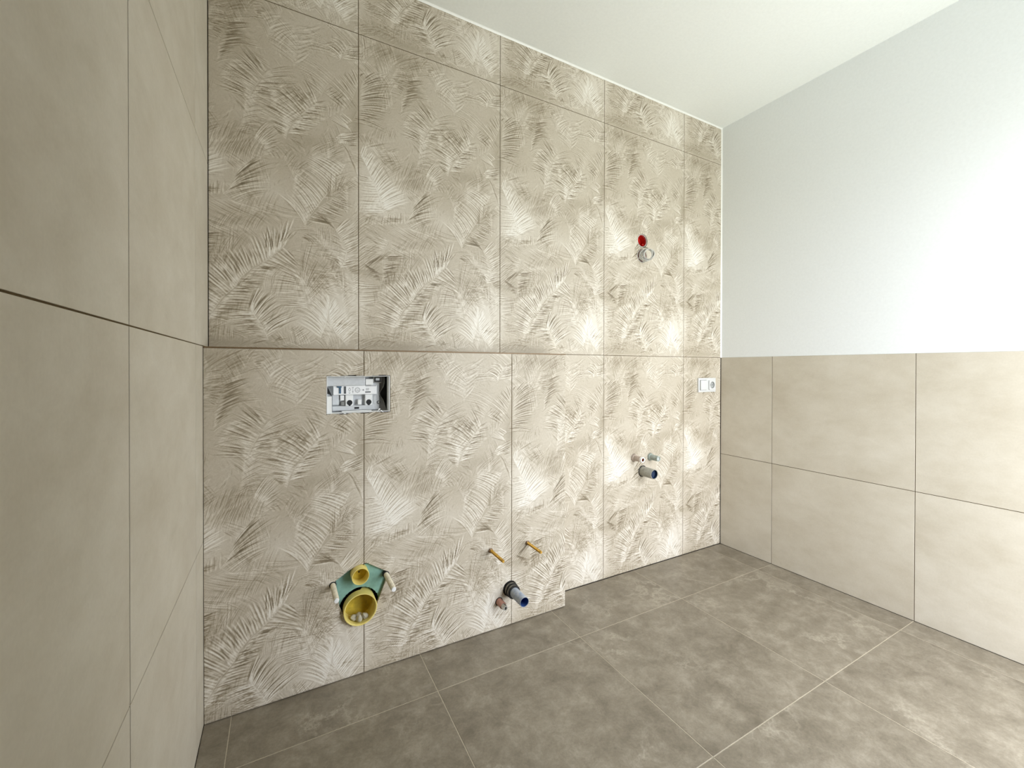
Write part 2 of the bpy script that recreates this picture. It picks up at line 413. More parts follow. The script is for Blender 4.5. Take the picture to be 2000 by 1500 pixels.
# ------------------------------------------------------------------ the frond design of one 60 x 120 cm decor tile
COMBS = [
([(2,1132),(83,1133),(178,1121)],[(62,1185),(152,1186),(245,1170)],12,0.3,0.2,0.05,1,0.3),
([(133,1179),(185,1195)],[(146,1271),(191,1282)],9,0.35,0.2,0.05,1,0.3),
([(515,1012),(484,965),(468,925)],[(393,1062),(375,1008),(397,955)],12,0.4,0.4,0.15,1,0.5),
([(483,1128),(515,1113),(534,1083)],[(411,1168),(400,1112),(397,1056)],12,0.35,0.35,0.12,1,0.4),
([(386,1011),(389,1053),(400,1102)],[(300,1047),(300,1094),(328,1178)],14,0.45,0.5,0.08,1,0.5),
([(386,1011),(397,1094),(415,1152)],[(430,1066),(453,1129),(472,1185)],9,0.3,0.4,-0.1,1,0.4),
([(342,1050),(314,1099),(279,1155)],[(397,1125),(386,1149),(317,1181)],9,0.3,0.45,0.1,1,0.3),
([(245,1116),(265,1150),(255,1183)],[(286,1127),(300,1162),(286,1187)],7,0.6,0.2,0.1,1,0.2),
([(58,770),(89,743),(108,725)],[(146,789),(152,761),(146,733)],10,0.5,0.3,0.06,1,0.3),
([(7,770),(61,768),(133,779)],[(83,811),(133,805),(159,798)],8,0.3,0.2,0.05,1,0.2),
([(311,663),(368,671),(423,717)],[(293,690),(328,717),(371,754)],8,0.35,0.2,0.1,1,0.2),
([(279,704),(297,690),(300,671)],[(346,718),(343,693),(332,674)],7,0.35,0.4,0.08,1,0.3),
([(108,464),(133,484),(178,502)],[(225,409),(279,430),(325,450)],16,0.5,0.45,-0.04,1.1,0.5),
([(178,495),(245,482),(300,504)],[(379,486),(416,463),(423,485)],10,0.4,0.45,-0.08,1,0.5),
([(108,439),(102,415),(92,391)],[(37,488),(19,466),(4,436)],10,0.5,0.5,0.03,1.1,0.5),
([(111,435),(99,398),(89,371)],[(25,454),(4,410),(7,376)],9,0.5,0.5,0.03,1.1,0.5),
([(111,438),(114,419),(100,395)],[(238,410),(222,381),(198,355)],11,0.5,0.5,-0.03,1.1,0.5),
([(133,78),(143,52),(146,30)],[(7,132),(16,67),(22,23)],13,0.35,0.3,0.1,1,0.4),
([(127,23),(165,20),(208,25)],[(133,81),(172,86),(208,78)],14,0.35,0.25,0.04,1,0.3),
([(1,16),(52,21),(133,16)],[(22,36),(89,44),(153,27)],6,0.4,0.2,0.1,1,0.3),
([(336,15),(387,12),(439,17)],[(301,55),(365,85),(398,86)],12,0.5,0.4,0.05,1,0.4),
([(387,12),(439,21)],[(439,70),(485,54)],7,0.3,0.4,-0.05,1,0.4),
([(-19,264),(-10,224),(1,188),(7,157)],[(61,259),(105,241),(89,208),(52,141)],13,0.65,0.5,-0.08,1,0.5),
([(4,148),(10,120),(16,95)],[(61,126),(89,118),(108,103)],8,0.5,0.35,-0.1,1,0.3),
([(-7,380),(-5,334),(-2,303)],[(40,425),(61,390),(77,376)],9,0.4,0.4,0.04,1,0.3),
([(-25,861),(0,917),(2,964),(10,1014)],[(92,846),(113,935),(143,1034),(92,1095)],22,1,0.5,0.12,1.1,0.6),
([(2,930),(5,956),(7,976)],[(111,953),(127,990),(146,1064)],9,1,0.3,0.14,1,0.2),
([(550,903),(575,945),(599,1018)],[(472,947),(503,1013),(574,1066)],14,0.85,0.5,0.03,1.1,0.6),
([(484,950),(499,922),(515,908)],[(515,973),(538,958),(554,951)],6,0.7,0.2,0,1,0.1),
([(180,1075),(175,1041),(165,999),(159,955)],[(247,1100),(255,1080),(231,1036),(198,989)],14,1,0.3,0.08,1.1,0.6),
([(185,1070),(175,1041),(165,1018)],[(121,1078),(143,1054),(146,1035)],7,0.6,0.3,0.03,1,0.4),
([(2,1039),(7,1047)],[(22,1063),(19,1054)],3,1,0,0.1,1,0.2),
([(296,965),(283,930),(260,889),(245,850)],[(235,1037),(201,990),(162,923),(156,856)],20,0.95,0.6,0.03,1.1,0.7),
([(293,950),(279,909),(255,859)],[(393,1013),(397,941),(350,863)],18,0.55,0.6,0.1,1.1,0.7),
([(274,901),(262,886),(252,858)],[(386,931),(311,887),(346,862)],5,1,0.3,0.14,1,0.2),
([(255,844),(279,838)],[(350,829),(382,809)],4,0.9,0.4,0.05,1,0.3),
([(461,902),(416,855),(382,809),(364,777),(355,740)],[(423,987),(339,918),(279,848),(307,788),(321,774)],24,0.7,0.7,0.03,1.1,0.75),
([(461,903),(412,854)],[(397,944),(314,919)],4,1,0.3,0.03,1,0.1),
([(457,897),(412,847),(382,804),(364,760)],[(499,922),(490,852),(461,813),(427,767)],16,0.7,0.65,0.02,1.1,0.75),
([(412,848),(382,804),(366,757)],[(488,852),(457,813),(423,769)],3,1,0.3,0.02,1,0.1),
([(357,744),(375,741)],[(412,718),(431,725)],4,0.5,0.3,0.03,1,0.3),
([(534,1083),(542,1100),(558,1137)],[(487,1108),(491,1130),(507,1168)],7,0.8,0.9,0.28,1.2,0.7),
([(542,1089),(550,1113),(562,1145)],[(611,1102),(615,1133),(619,1163)],8,0.7,0.8,-0.04,1.1,0.6),
([(95,546),(83,582),(61,641),(31,701),(7,745)],[(195,596),(175,652),(105,714),(61,761),(19,792)],30,0.5,1,0.06,1.2,0.8),
([(92,539),(81,581),(61,635),(40,668)],[(-2,522),(-4,571),(-4,627),(-1,671)],18,0.55,0.8,-0.06,1.1,0.7),
([(102,550),(108,567)],[(185,572),(192,596)],5,0.4,0.8,0.05,1,0.4),
([(245,626),(228,613),(215,597)],[(175,665),(175,645),(178,626)],9,0.6,0.7,0.02,1,0.6),
([(245,626),(235,611)],[(283,664),(266,654)],6,0.6,0.4,0.05,1,0.3),
([(262,720),(279,704),(300,705)],[(304,790),(335,774),(357,737)],12,0.5,0.8,0.1,1.1,0.6),
([(178,511),(99,492),(22,485)],[(175,563),(108,541),(37,513)],15,0.5,0.4,0.08,1,0.3),
([(178,518),(175,527)],[(52,484),(105,525)],7,0.7,0.3,0.08,1,0.2),
([(218,478),(175,511),(182,520),(195,540),(208,569)],[(311,533),(318,572),(321,610),(325,652),(286,661)],24,1,0.6,0.14,1.1,0.6),
([(201,545),(211,563)],[(293,656),(283,664)],4,1,0.3,0.1,1,0.1),
([(416,446),(435,487),(476,554),(515,614),(551,696)],[(325,542),(372,578),(372,637),(405,682),(438,723)],32,0.6,0.95,0.12,1.1,0.8),
([(423,461),(469,524),(523,572)],[(515,456),(547,500),(604,556)],16,0.85,0.6,-0.04,1.1,0.7),
([(484,537),(515,567)],[(476,635),(523,669)],9,0.6,0.2,0.06,1,0.2),
([(523,576),(531,584),(539,589)],[(523,673),(579,665),(608,608)],12,0.5,0.4,0.05,1,0.4),
([(535,805),(515,781),(535,769)],[(603,831),(603,810),(603,784)],6,0.9,1,0.03,1.2,0.5),
([(571,828),(555,846),(579,866)],[(484,854),(519,870),(539,889)],7,0.5,0.8,0.02,1,0.4),
([(599,827),(597,805),(595,775)],[(539,792),(547,779),(559,767)],6,0.8,0.3,0,1,0.2),
([(604,641),(595,680),(579,728)],[(563,746),(555,763),(539,777)],9,0.6,0.5,0.04,1,0.4),
([(523,441),(515,455),(504,468)],[(461,511),(435,490),(423,467)],13,0.85,0.5,0.02,1.1,0.6),
([(519,445),(539,415),(557,370),(551,329),(535,306)],[(575,510),(604,459),(608,405),(608,353),(604,323)],24,0.6,0.8,0.05,1.1,0.7),
([(535,414),(555,366),(551,336),(535,306)],[(484,433),(469,381),(477,353),(488,333)],18,0.65,0.8,0.14,1.2,0.7),
([(535,311),(539,322)],[(496,341),(500,356)],3,1,1,0.25,1.4,0.3),
([(484,390),(450,379),(423,397)],[(412,430),(405,412),(397,404)],7,0.75,0.4,0.2,1,0.3),
([(1,300),(28,310),(52,325)],[(83,373),(105,389),(136,401)],9,1,0.4,0.02,1,0.3),
([(91,278),(88,323),(86,367)],[(127,295),(169,342),(175,377)],16,1,0.5,0.06,1.1,0.6),
([(7,335),(31,307),(52,274)],[(52,306),(89,301),(92,272)],10,1,0.2,0,1,0.3),
([(555,304),(563,283)],[(608,331),(612,295)],7,0.8,0.2,0.02,1,0.2),
([(135,91),(146,124),(172,168),(205,204),(222,238),(252,271),(297,306),(325,336),(354,367)],[(58,103),(61,151),(58,243),(127,292),(162,322),(222,355),(266,397),(311,437),(383,468)],46,1,0.95,0.04,1.15,0.8),
([(172,172),(202,207),(222,242),(225,252)],[(71,241),(162,253),(198,312),(215,327)],8,1,0.2,0.03,1.3,0.1),
([(297,306),(325,336),(354,371)],[(300,422),(336,427),(397,425)],9,1,0.3,0.03,1,0.2),
([(136,98),(153,125),(175,162),(222,215),(255,268),(300,306),(350,360)],[(188,84),(255,124),(249,164),(283,217),(336,269),(401,264),(398,303)],34,0.8,0.7,0.06,1.1,0.75),
([(218,230),(217,211),(208,194)],[(286,230),(283,208),(245,187)],6,1,0.2,0.03,1,0.1),
([(212,194),(228,219),(259,262)],[(215,218),(252,241),(280,264)],8,0.7,0.1,0,1,0.1),
([(266,276),(259,272)],[(332,282),(329,268)],3,1,0.3,0.1,1.2,0.1),
([(422,147),(416,192),(409,234),(403,254)],[(343,142),(304,191),(297,238),(343,290)],20,0.6,0.7,0.05,1.1,0.7),
([(405,244),(414,220),(424,186)],[(397,400),(469,388),(516,300)],24,0.6,0.6,0.03,1,0.6),
([(420,185),(424,157)],[(500,281),(485,240)],7,0.4,0.5,-0.04,1,0.4),
([(301,34),(283,78),(262,111),(250,133)],[(409,104),(372,140),(322,196),(280,220)],20,0.8,0.8,0.1,1.2,0.75),
([(250,133),(261,117),(278,91)],[(280,215),(309,207),(341,182)],3,1,0.3,0.08,1.3,0.1),
([(283,74),(301,41)],[(343,125),(357,91)],4,1,0.4,0.14,1.2,0.1),
([(254,124),(280,81),(294,54),(302,29)],[(143,105),(202,74),(222,52),(242,12)],20,0.75,0.8,0.07,1.1,0.75),
([(254,122),(280,81)],[(198,126),(228,75)],3,1,0.5,0.06,1.2,0.1),
([(308,24),(322,18)],[(350,46),(368,36)],4,0.6,0.4,0.1,1,0.3),
([(361,64),(398,30)],[(398,96),(439,59)],8,0.5,0.4,0,1,0.2),
([(466,43),(483,90),(492,137),(496,180)],[(383,96),(416,157),(442,194),(477,221)],22,0.55,0.95,0.1,1.1,0.8),
([(548,30),(520,59),(498,108),(496,155)],[(600,76),(584,120),(536,157),(516,203)],20,0.5,1,0.04,1.2,0.8),
([(536,63),(520,80)],[(580,116),(560,118)],4,0.8,1,0.02,1.5,0.2),
([(546,30),(556,16)],[(609,58),(609,36)],5,0.4,0.9,0.05,1,0.5),
([(516,268),(532,244),(547,220)],[(504,284),(516,282),(547,303)],6,0.3,0.7,0.03,1,0.3),
]
PATCHES = [(89,1164,130,51,-0.35),(198,1154,66,39,-0.25),(205,1044,49,66,-0.3),(46,953,76,94,-0.3),(499,1304,89,89,0.25),(570,1239,56,72,0.6),(386,1125,128,76,0.15),(89,608,102,83,0.6),(61,552,61,35,0.4),(37,721,45,79,0.35),(218,707,63,60,-0.45),(390,689,84,52,-0.45),(442,752,75,31,-0.3),(507,580,43,61,-0.4),(591,851,24,66,-0.5),(453,688,99,42,0.3),(325,542,53,41,0.25),(40,308,54,35,-0.55),(228,286,67,50,-0.25),(52,160,61,95,-0.15),(500,108,117,93,0.65),(564,213,72,84,0.45),(500,313,31,21,-0.4),(83,37,130,32,-0.35),(179,17,164,19,-0.3),(484,490,58,53,-0.2),(332,419,53,68,-0.15),(279,707,48,47,0.25),(300,816,105,47,0.12)]
HAIR = [(218,720,77,76,120),(133,1147,95,48,60),(272,1132,68,67,60),(386,681,91,52,50),(386,1056,92,69,70),(22,127,45,78,50),(179,37,164,29,70),(507,609,47,90,50)]
TW_MM, TH_MM = 600, 1200

def polyline_at(pts, t):
    pts = np.array(pts, float)
    seg = np.hypot(*np.diff(pts, axis=0).T)
    s = np.concatenate([[0], np.cumsum(seg)]) / max(seg.sum(), 1e-6)
    return np.stack([np.interp(t, s, pts[:, 0]), np.interp(t, s, pts[:, 1])], -1)

def poly_seg(pts, t):
    """interpolate by vertex index (pairs spine vertices with tip vertices)"""
    pts = np.array(pts, float); k = np.arange(len(pts)) / (len(pts) - 1)
    return np.stack([np.interp(t, k, pts[:, 0]), np.interp(t, k, pts[:, 1])], -1)

def splat(buf, pts, rad, val):
    """max-blend soft round dabs into buf (rows = height in mm, columns wrap)"""
    h, w = buf.shape
    K = int(np.ceil(rad.max() + 1))
    ix = np.floor(pts[:, 0]).astype(int); iy = np.floor(pts[:, 1]).astype(int)
    for dy in range(-K, K + 1):
        yy = iy + dy
        for dx in range(-K, K + 1):
            xx = ix + dx
            d = np.hypot(xx + .5 - pts[:, 0], yy + .5 - pts[:, 1])
            a = np.clip(rad + .5 - d, 0, 1) * val
            m = (a > .01) & (yy >= 0) & (yy < h)
            if m.any():
                np.maximum.at(buf, (yy[m], xx[m] % w), a[m])

def blur(a, n):
    for _ in range(n):
        a = (np.roll(a, 1, 1) + 2 * a + np.roll(a, -1, 1)) / 4
        p = np.pad(a, ((1, 1), (0, 0)), 'edge')
        a = (p[:-2] + 2 * p[1:-1] + p[2:]) / 4
    return a

def paint_tile():
    rng = np.random.default_rng(7)
    W, H = TW_MM, TH_MM
    tone = np.zeros((H, W))
    yy, xx = np.mgrid[0:H, 0:W] + .5
    for (cx, cy, rx, ry, am) in PATCHES:
        dx = (xx - cx + W / 2) % W - W / 2
        tone += am * .56 * np.exp(-((dx / rx) ** 2 + ((yy - cy) / ry) ** 2) * 1.1)
    # fine hair drawn everywhere, then denser tufts
    tufts = [(300, 600, 300, 600, 900)] + list(HAIR)
    for (cx, cy, rx, ry, n) in tufts:
        c = np.stack([rng.uniform(cx - rx, cx + rx, n), rng.uniform(cy - ry, cy + ry, n)], -1)
        ang = np.sin(c[:, 0] * .021 + 1) * 1.2 + np.cos(c[:, 1] * .013) * 1.3 + rng.normal(0, .3, n)
        L = rng.uniform(12, 34, n)
        s = np.linspace(-.5, .5, 24)
        P = c[:, None, :] + (L[:, None] * s)[..., None] * np.stack([np.cos(ang), np.sin(ang)], -1)[:, None, :]
        dk = np.zeros((H, W)); lt = np.zeros((H, W))
        v = np.repeat(rng.uniform(.1, .32, n)[:, None], 24, 1) * (1 - (2 * s) ** 2)
        half = n // 2
        splat(dk, P[:half].reshape(-1, 2), np.full(half * 24, .7), v[:half].ravel())
        splat(lt, P[half:].reshape(-1, 2), np.full((n - half) * 24, .7), v[half:].ravel())
        tone += lt * .8 - dk
    height = np.zeros((H, W))
    back = []
    for j in range(135):                               # faint fronds that fill the ground
        cx, cy = rng.uniform(0, W), rng.uniform(-20, H + 20)
        a = .9 + .9 * np.sin(cx * .0105 + cy * .004 + 1) + rng.normal(0, .25)
        L = rng.uniform(60, 130); wd = rng.uniform(45, 95) * rng.choice([-1, 1])
        d = np.array([np.cos(a), np.sin(a)]); q = np.array([-d[1], d[0]]) * wd + d * abs(wd) * .7
        S = [np.array([cx, cy]) + d * L * k for k in (-.5, 0, .5)]
        T = [v + q * k for v, k in zip(S, (.9, 1.05, .8))]
        back.append((S, T, int(L / 5.5), rng.uniform(.22, .45), rng.uniform(.3, .55), rng.uniform(.02, .14), 1, .45))
    for (S, T, n, dark, light, bulge, wid, cover) in back + COMBS:
        dk = np.zeros((H, W)); lt = np.zeros((H, W)); cv = np.zeros((H, W))
        t = (np.arange(n) + .5 + rng.uniform(-.22, .22, n)) / n
        A = poly_seg(S, t); B = poly_seg(T, t + rng.normal(0, .25 / n, n))
        D = B - A; Ln = np.hypot(D[:, 0], D[:, 1])
        B = A + D * rng.uniform(.86, 1.06, n)[:, None]
        perp = np.stack([-D[:, 1], D[:, 0]], -1)
        side = -np.sign(D[:, 0])                      # arch upwards
        C = (A + B) / 2 + perp * (bulge * -side + rng.normal(0, .018, n))[:, None]
        m = 90
        u = np.linspace(0, 1, m)[None, :, None]
        P = (1 - u) ** 2 * A[:, None] + 2 * u * (1 - u) * C[:, None] + u ** 2 * B[:, None]
        uu = np.linspace(0, 1, m)
        ext = np.hypot(*np.diff(np.array(T, float), axis=0).T).sum() + np.hypot(*np.diff(np.array(S, float), axis=0).T).sum()
        space = max(ext / 2 / n, 3.0)
        nrm = perp / np.maximum(Ln, 1e-6)[:, None]
        taper = np.clip(np.minimum(uu * 9, (1 - uu) * 2.2), 0, 1)
        rl = np.clip(space * .26 * wid, .9, 3.6)
        wob = (rng.normal(0, 1, (n, 1)) * np.sin(uu * 5 + rng.uniform(0, 6, (n, 1))) * .6)
        def curve(off):
            return P + nrm[:, None, :] * (off + wob)[..., None]
        R = np.repeat((rl * (.35 + .65 * taper))[None], n, 0)
        splat(cv, P.reshape(-1, 2), np.minimum(R + space * .35, 6).ravel(), np.full(n * m, cover * .85) * np.tile(np.clip((1 - uu) * 5, 0, 1), n))
        lv = light * rng.uniform(.55, 1.0, (n, 1)) * np.clip(1.25 - uu * .75, 0, 1)[None] * np.clip((1 - uu) * 5, 0, 1)
        splat(lt, curve(np.zeros((n, m))).reshape(-1, 2), R.ravel(), lv.ravel())
        o = space * .46
        # dark edge line: strength and stretch differ from leaf to leaf
        st = max(dark, .42) * np.clip(rng.gamma(2.4, .3, (n, 1)), .32, 1.0)
        a0 = rng.uniform(0, .35, (n, 1)); a1 = rng.uniform(.6, 1.05, (n, 1))
        env = np.clip((uu - a0) * 9, 0, 1) * np.clip((a1 - uu) * 4, 0, 1)
        Rd = np.clip((.5 + .7 * st * wid) * (.6 + .6 * np.sin(np.pi * uu)), .5, 1.6)
        splat(dk, curve(np.full((n, m), o)).reshape(-1, 2), Rd.ravel(), (st * env).ravel())
        for k in range(5):                            # thin hatch lines
            off = rng.uniform(-.5, .5, (n, 1)) * space + np.zeros((1, m))
            e2 = np.clip((uu - rng.uniform(0, .4, (n, 1))) * 7, 0, 1) * np.clip((rng.uniform(.5, 1.1, (n, 1)) - uu) * 5, 0, 1)
            splat(dk, curve(off).reshape(-1, 2), np.full(n * m, .6), (max(dark, .45) * rng.uniform(.15, .7, (n, 1)) * e2).ravel())
        for k in range(2):                            # thin light lines
            off = rng.uniform(-.5, .5, (n, 1)) * space + np.zeros((1, m))
            e2 = np.clip((uu - rng.uniform(0, .4, (n, 1))) * 7, 0, 1) * np.clip((rng.uniform(.5, 1.1, (n, 1)) - uu) * 5, 0, 1)
            splat(lt, curve(off).reshape(-1, 2), np.full(n * m, .6), (max(light, .4) * rng.uniform(.3, .9, (n, 1)) * e2).ravel())
        # light rachis
        q = np.linspace(0, 1, 200)
        splat(lt, poly_seg(S, q), np.full(200, 1.2), np.full(200, light * .45 * (cover > .45)))
        keep = 1 - np.clip(blur(cv, 4) * 1.25, 0, 1) * (.85 if cover >= .5 else .3)
        hair = tone - blur(tone, 8)
        tone = blur(tone, 0) - hair * (1 - keep)
        lt *= 1 - .8 * dk
        tone = tone + lt * .52 - dk * .98 + blur(cv, 5) * (light - .55 - dark * .35) * .22
        height = height * keep + lt * .8 - dk * .7
    low = blur(tone, 60)
    tone = low - low.mean() * .8 + (tone - low) * 1.85
    fine = rng.normal(0, 1, (H, W))
    tone += blur(fine, 1) * .1
    tone = np.where(tone < 0, np.tanh(tone / .95) * .92, np.tanh(tone / .9) * .95)
    return tone.astype(np.float32), np.clip(blur(height, 1), -1, 1).astype(np.float32)

TONE, RELIEF = paint_tile()

def sample(buf, u, v):
    """bilinear lookup; u wraps, v is clamped; both in mm"""
    h, w = buf.shape
    x = (u - .5) % w; y = np.clip(v - .5, 0, h - 1.001)
    x0 = np.floor(x).astype(int) % w; y0 = np.floor(y).astype(int)
    fx = x - np.floor(x); fy = y - y0
    x1 = (x0 + 1) % w; y1 = np.minimum(y0 + 1, h - 1)
    return (buf[y0, x0] * (1 - fx) + buf[y0, x1] * fx) * (1 - fy) + (buf[y1, x0] * (1 - fx) + buf[y1, x1] * fx) * fy

def decor_mesh(pu, pv, w, h, step, holes=(), depth=.009):
    """relief tile, w x h metres, whose lower left corner is the point (pu, pv) mm of the design.
    Local frame: x right, z up, face at y = 0 looking to -y. holes: functions (x, z) -> True where the tile is cut away"""
    nu = max(2, int(round(w * 1000 / step)) + 1); nv = max(2, int(round(h * 1000 / step)) + 1)
    xs = np.linspace(0, w, nu); zs = np.linspace(0, h, nv)
    X, Z = np.meshgrid(xs, zs)
    wr = (np.roll(RELIEF, 0))
    tn = sample(TONE, pu + X * 1000, pv + Z * 1000)
    rl = sample(wr, pu + X * 1000, pv + Z * 1000)
    edge = np.minimum(np.minimum(X, w - X), np.minimum(Z, h - Z))
    fall = np.clip(edge / .004, 0, 1)
    Y = -(rl * .00055 * fall) + (1 - np.clip(edge / .0012, 0, 1)) * .0006
    idx = np.arange(nu * nv).reshape(nv, nu)
    q = np.stack([idx[:-1, :-1], idx[:-1, 1:], idx[1:, 1:], idx[1:, :-1]], -1).reshape(-1, 4)
    if holes:
        cx = (X[:-1, :-1] + X[1:, 1:]).ravel() / 2; cz = (Z[:-1, :-1] + Z[1:, 1:]).ravel() / 2
        keep = np.ones(len(q), bool)
        for f in holes:
            keep &= ~f(cx, cz)
        q = q[keep]
    e = np.concatenate([q[:, [0, 1]], q[:, [1, 2]], q[:, [2, 3]], q[:, [3, 0]]])
    key = e.min(1).astype(np.int64) * (nu * nv) + e.max(1)
    _, inv, cnt = np.unique(key, return_inverse=True, return_counts=True)
    be = e[cnt[inv] == 1]
    co = np.stack([X.ravel(), Y.ravel(), Z.ravel()], -1)
    nb = len(be)
    sk = np.concatenate([co[be[:, 0]], co[be[:, 1]], co[be[:, 1]], co[be[:, 0]]])
    sk[2 * nb:, 1] = depth
    n0 = len(co)
    ar = np.arange(nb)
    sf = np.stack([n0 + nb + ar, n0 + ar, n0 + 3 * nb + ar, n0 + 2 * nb + ar], -1)
    co = np.concatenate([co, sk]); fc = np.concatenate([q, sf])
    me = bpy.data.meshes.new('tile')
    me.vertices.add(len(co)); me.vertices.foreach_set('co', co.ravel().astype(np.float32))
    me.loops.add(len(fc) * 4); me.loops.foreach_set('vertex_index', fc.ravel().astype(np.int32))
    me.polygons.add(len(fc))
    me.polygons.foreach_set('loop_start', np.arange(0, len(fc) * 4, 4, dtype=np.int32))
    sm = np.zeros(len(fc), bool); sm[:len(q)] = True
    me.polygons.foreach_set('use_smooth', sm)
    at = me.attributes.new('frond', 'FLOAT', 'POINT')
    at.data.foreach_set('value', np.concatenate([tn.ravel(), np.full(4 * nb, -.15)]).astype(np.float32))
    me.update(calc_edges=True)
    me.materials.append(M['decor'])
    return me

def place(me, parent, loc, rotz=0.0):
    o = bpy.data.objects.new('tile', me)
    o.location = loc
    o.rotation_euler = (0, 0, rotz)
    return link(o, parent)

def grout(parent, x0, x1, y0, y1, z0, z1, mat=None):
    return box('grout_line', x0, x1, y0, y1, z0, z1, mat or M['grout'], parent)

def circ(x, z, r):
    return lambda X, Z, x=x, z=z, r=r: (X - x) ** 2 + (Z - z) ** 2 < r * r

def poly(pts):
    P = np.array(pts, float)
    def f(X, Z):
        ins = np.zeros(len(X), bool)
        for (xa, za), (xb, zb) in zip(P, np.roll(P, -1, 0)):
            c = (za > Z) != (zb > Z)
            xi = (xb - xa) * (Z - za) / (zb - za if zb != za else 1e-9) + xa
            ins ^= c & (X < xi)
        return ins
    return f

def shifted(fs, dx, dz):
    return [lambda X, Z, f=f: f(X + dx, Z + dz) for f in fs]

def struct(name):
    return empty(name, (0, 0, 0), kind='structure')

def plane_with_holes(x0, x1, z0, z1, y, rects):
    """wall face at y, looking to -y, with rectangular openings"""
    xs = sorted({x0, x1, *[v for r in rects for v in r[:2]]}); zs = sorted({z0, z1, *[v for r in rects for v in r[2:]]})
    vs, fs = [], []
    for xa, xb in zip(xs, xs[1:]):
        for za, zb in zip(zs, zs[1:]):
            cx, cz = (xa + xb) / 2, (za + zb) / 2
            if any(r[0] < cx < r[1] and r[2] < cz < r[3] for r in rects):
                continue
            k = len(vs)
            vs += [(xa, y, za), (xb, y, za), (xb, y, zb), (xa, y, zb)]
            fs.append((k, k + 1, k + 2, k + 3))
    return vs, fs

# ------------------------------------------------------------------ shell
TD = .009                       # tile thickness
B = -BD                         # face of the ledge tiles
# openings
CIS = (0.345, 0.5605, 0.9380, 1.0725)                     # cistern access
WC = [(.372, .355), (.378, .358), (.420, .384), (.452, .394), (.475, .397), (.482, .394), (.555, .345), (.556, .338), (.545, .318), (.512, .236),
      (.505, .212), (.485, .190), (.450, .178), (.422, .184), (.404, .215), (.386, .262), (.374, .330)]
RED1, RED2 = (1.937, 1.800), (1.936, 1.716)               # wall boxes
BAS = dict(hot=(1.881, .613), cold=(2.003, .606), drain=(1.945, .533))
BID = dict(rod1=(.970, .339), rod2=(1.147, .336), drain=(1.062, .157), hot=(1.010, .114))

# back wall
wb = struct('wall_back')
rects = [(p[0] - .04, p[0] + .04, p[1] - .04, p[1] + .04) for p in (RED1, RED2)]
vs, fs = plane_with_holes(-.1, W + .1, -.05, H + .05, TD, rects)
mesh_obj('wall_core', vs, fs, M['screed'], wb)
box('wall_back_body', -.1, W + .1, .07, .17, -.05, H + .05, M['screed'], wb)
xj = [0, X0, X0 + TW, X0 + 2 * TW, X0 + 3 * TW, W]
ztop = ZT + 2 * TW
g = GAP / 2
full = decor_mesh(0, 0, TW - GAP, 2 * TW - GAP, 2.0)
hol4 = [circ(RED1[0] + .002, RED1[1], .0375), circ(*RED2, .0365)]
for i in range(5):
    xa, xb = xj[i], xj[i + 1]
    pu = 600 - (xb - xa) * 1000 if i == 0 else 0
    ea = .002 if i == 0 else g
    eb = .004 if i == 4 else g
    st = 2.0 if i < 2 else 2.5
    # upper row
    if i in (1, 2):
        me = full
    else:
        hs = shifted(hol4, xa + ea, ZT + g) if i == 3 else ()
        me = decor_mesh(pu, 0, xb - xa - ea - eb, 2 * TW - GAP, 2.0 if i < 2 else 2.5, hs)
    place(me, wb, (xa + ea, 0, ZT + g))
    # cut strip under the ceiling
    place(decor_mesh(pu, 0, xb - xa - ea - eb, H - ztop - g - .005, 2.4, ()), wb, (xa + ea, 0, ztop + g))
    # lower row right of the ledge
    if i >= 2:
        la = max(xa, BX)
        hs = [circ(*BAS['hot'], .0215), circ(*BAS['cold'], .0215), circ(*BAS['drain'], .031)]
        ll = la + (g if la > BX else .0005)
        place(decor_mesh((la - xa) * 1000, 1200 - (ZT - g) * 1000, xb - ll - eb, ZT - g - .003, 2.5,
                         shifted(hs, ll, .003) if i == 3 else ()), wb, (ll, 0, .003))
for x in xj[1:-1]:
    grout(wb, x - g, x + g, .0012, TD, (ZT if x < BX else 0), H)
for z in (ZT, ztop):
    grout(wb, (BX if z == ZT else 0), W, .0012, TD, z - g, z + g)

# boxed-in ledge in front of it
wx = struct('wall_boxing')
wcr = (.376, .545, .19, .39)
vs, fs = plane_with_holes(0, BX - TD, 0, BZ - TD, B + TD, [CIS, wcr])
mesh_obj('boxing_face', vs, fs, M['screed'], wx)
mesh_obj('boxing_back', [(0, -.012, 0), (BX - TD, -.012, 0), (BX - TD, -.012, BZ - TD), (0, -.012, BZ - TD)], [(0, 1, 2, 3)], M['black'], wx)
bj = [0, BJ, BJ + TW, BX]
hs = [lambda X, Z: (X > CIS[0]) & (X < CIS[1]) & (Z > CIS[2] + .002 * np.sin(X * 90)) & (Z < CIS[3] + .0015 * np.sin(X * 60 + 1)), poly(WC),
      circ(*BID['rod1'], .0085), circ(*BID['rod2'], .0085), circ(*BID['drain'], .033), circ(*BID['hot'], .018)]
for i in range(3):
    xa, xb = bj[i], bj[i + 1]
    pu = 600 - (xb - xa) * 1000 if i == 0 else 0
    ea = .0015 if i == 0 else g
    eb = g if i < 2 else 0
    place(decor_mesh(pu, 1200 - (BZ - .004) * 1000, xb - xa - ea - eb, BZ - .004 - .003, 2.0, shifted(hs, xa + ea, .003)), wx, (xa + ea, B, .003))
for x in bj[1:-1]:
    cuts = [.003, .19, .39, CIS[2], CIS[3], BZ - .004] if x < .6 else [.003, .126, .19, BZ - .004]
    for za, zb in zip(cuts[::2], cuts[1::2]):
        if x > .6 and za > .1:
            pass
        grout(wx, x - g, x + g, B + .0012, B + TD, za, zb)
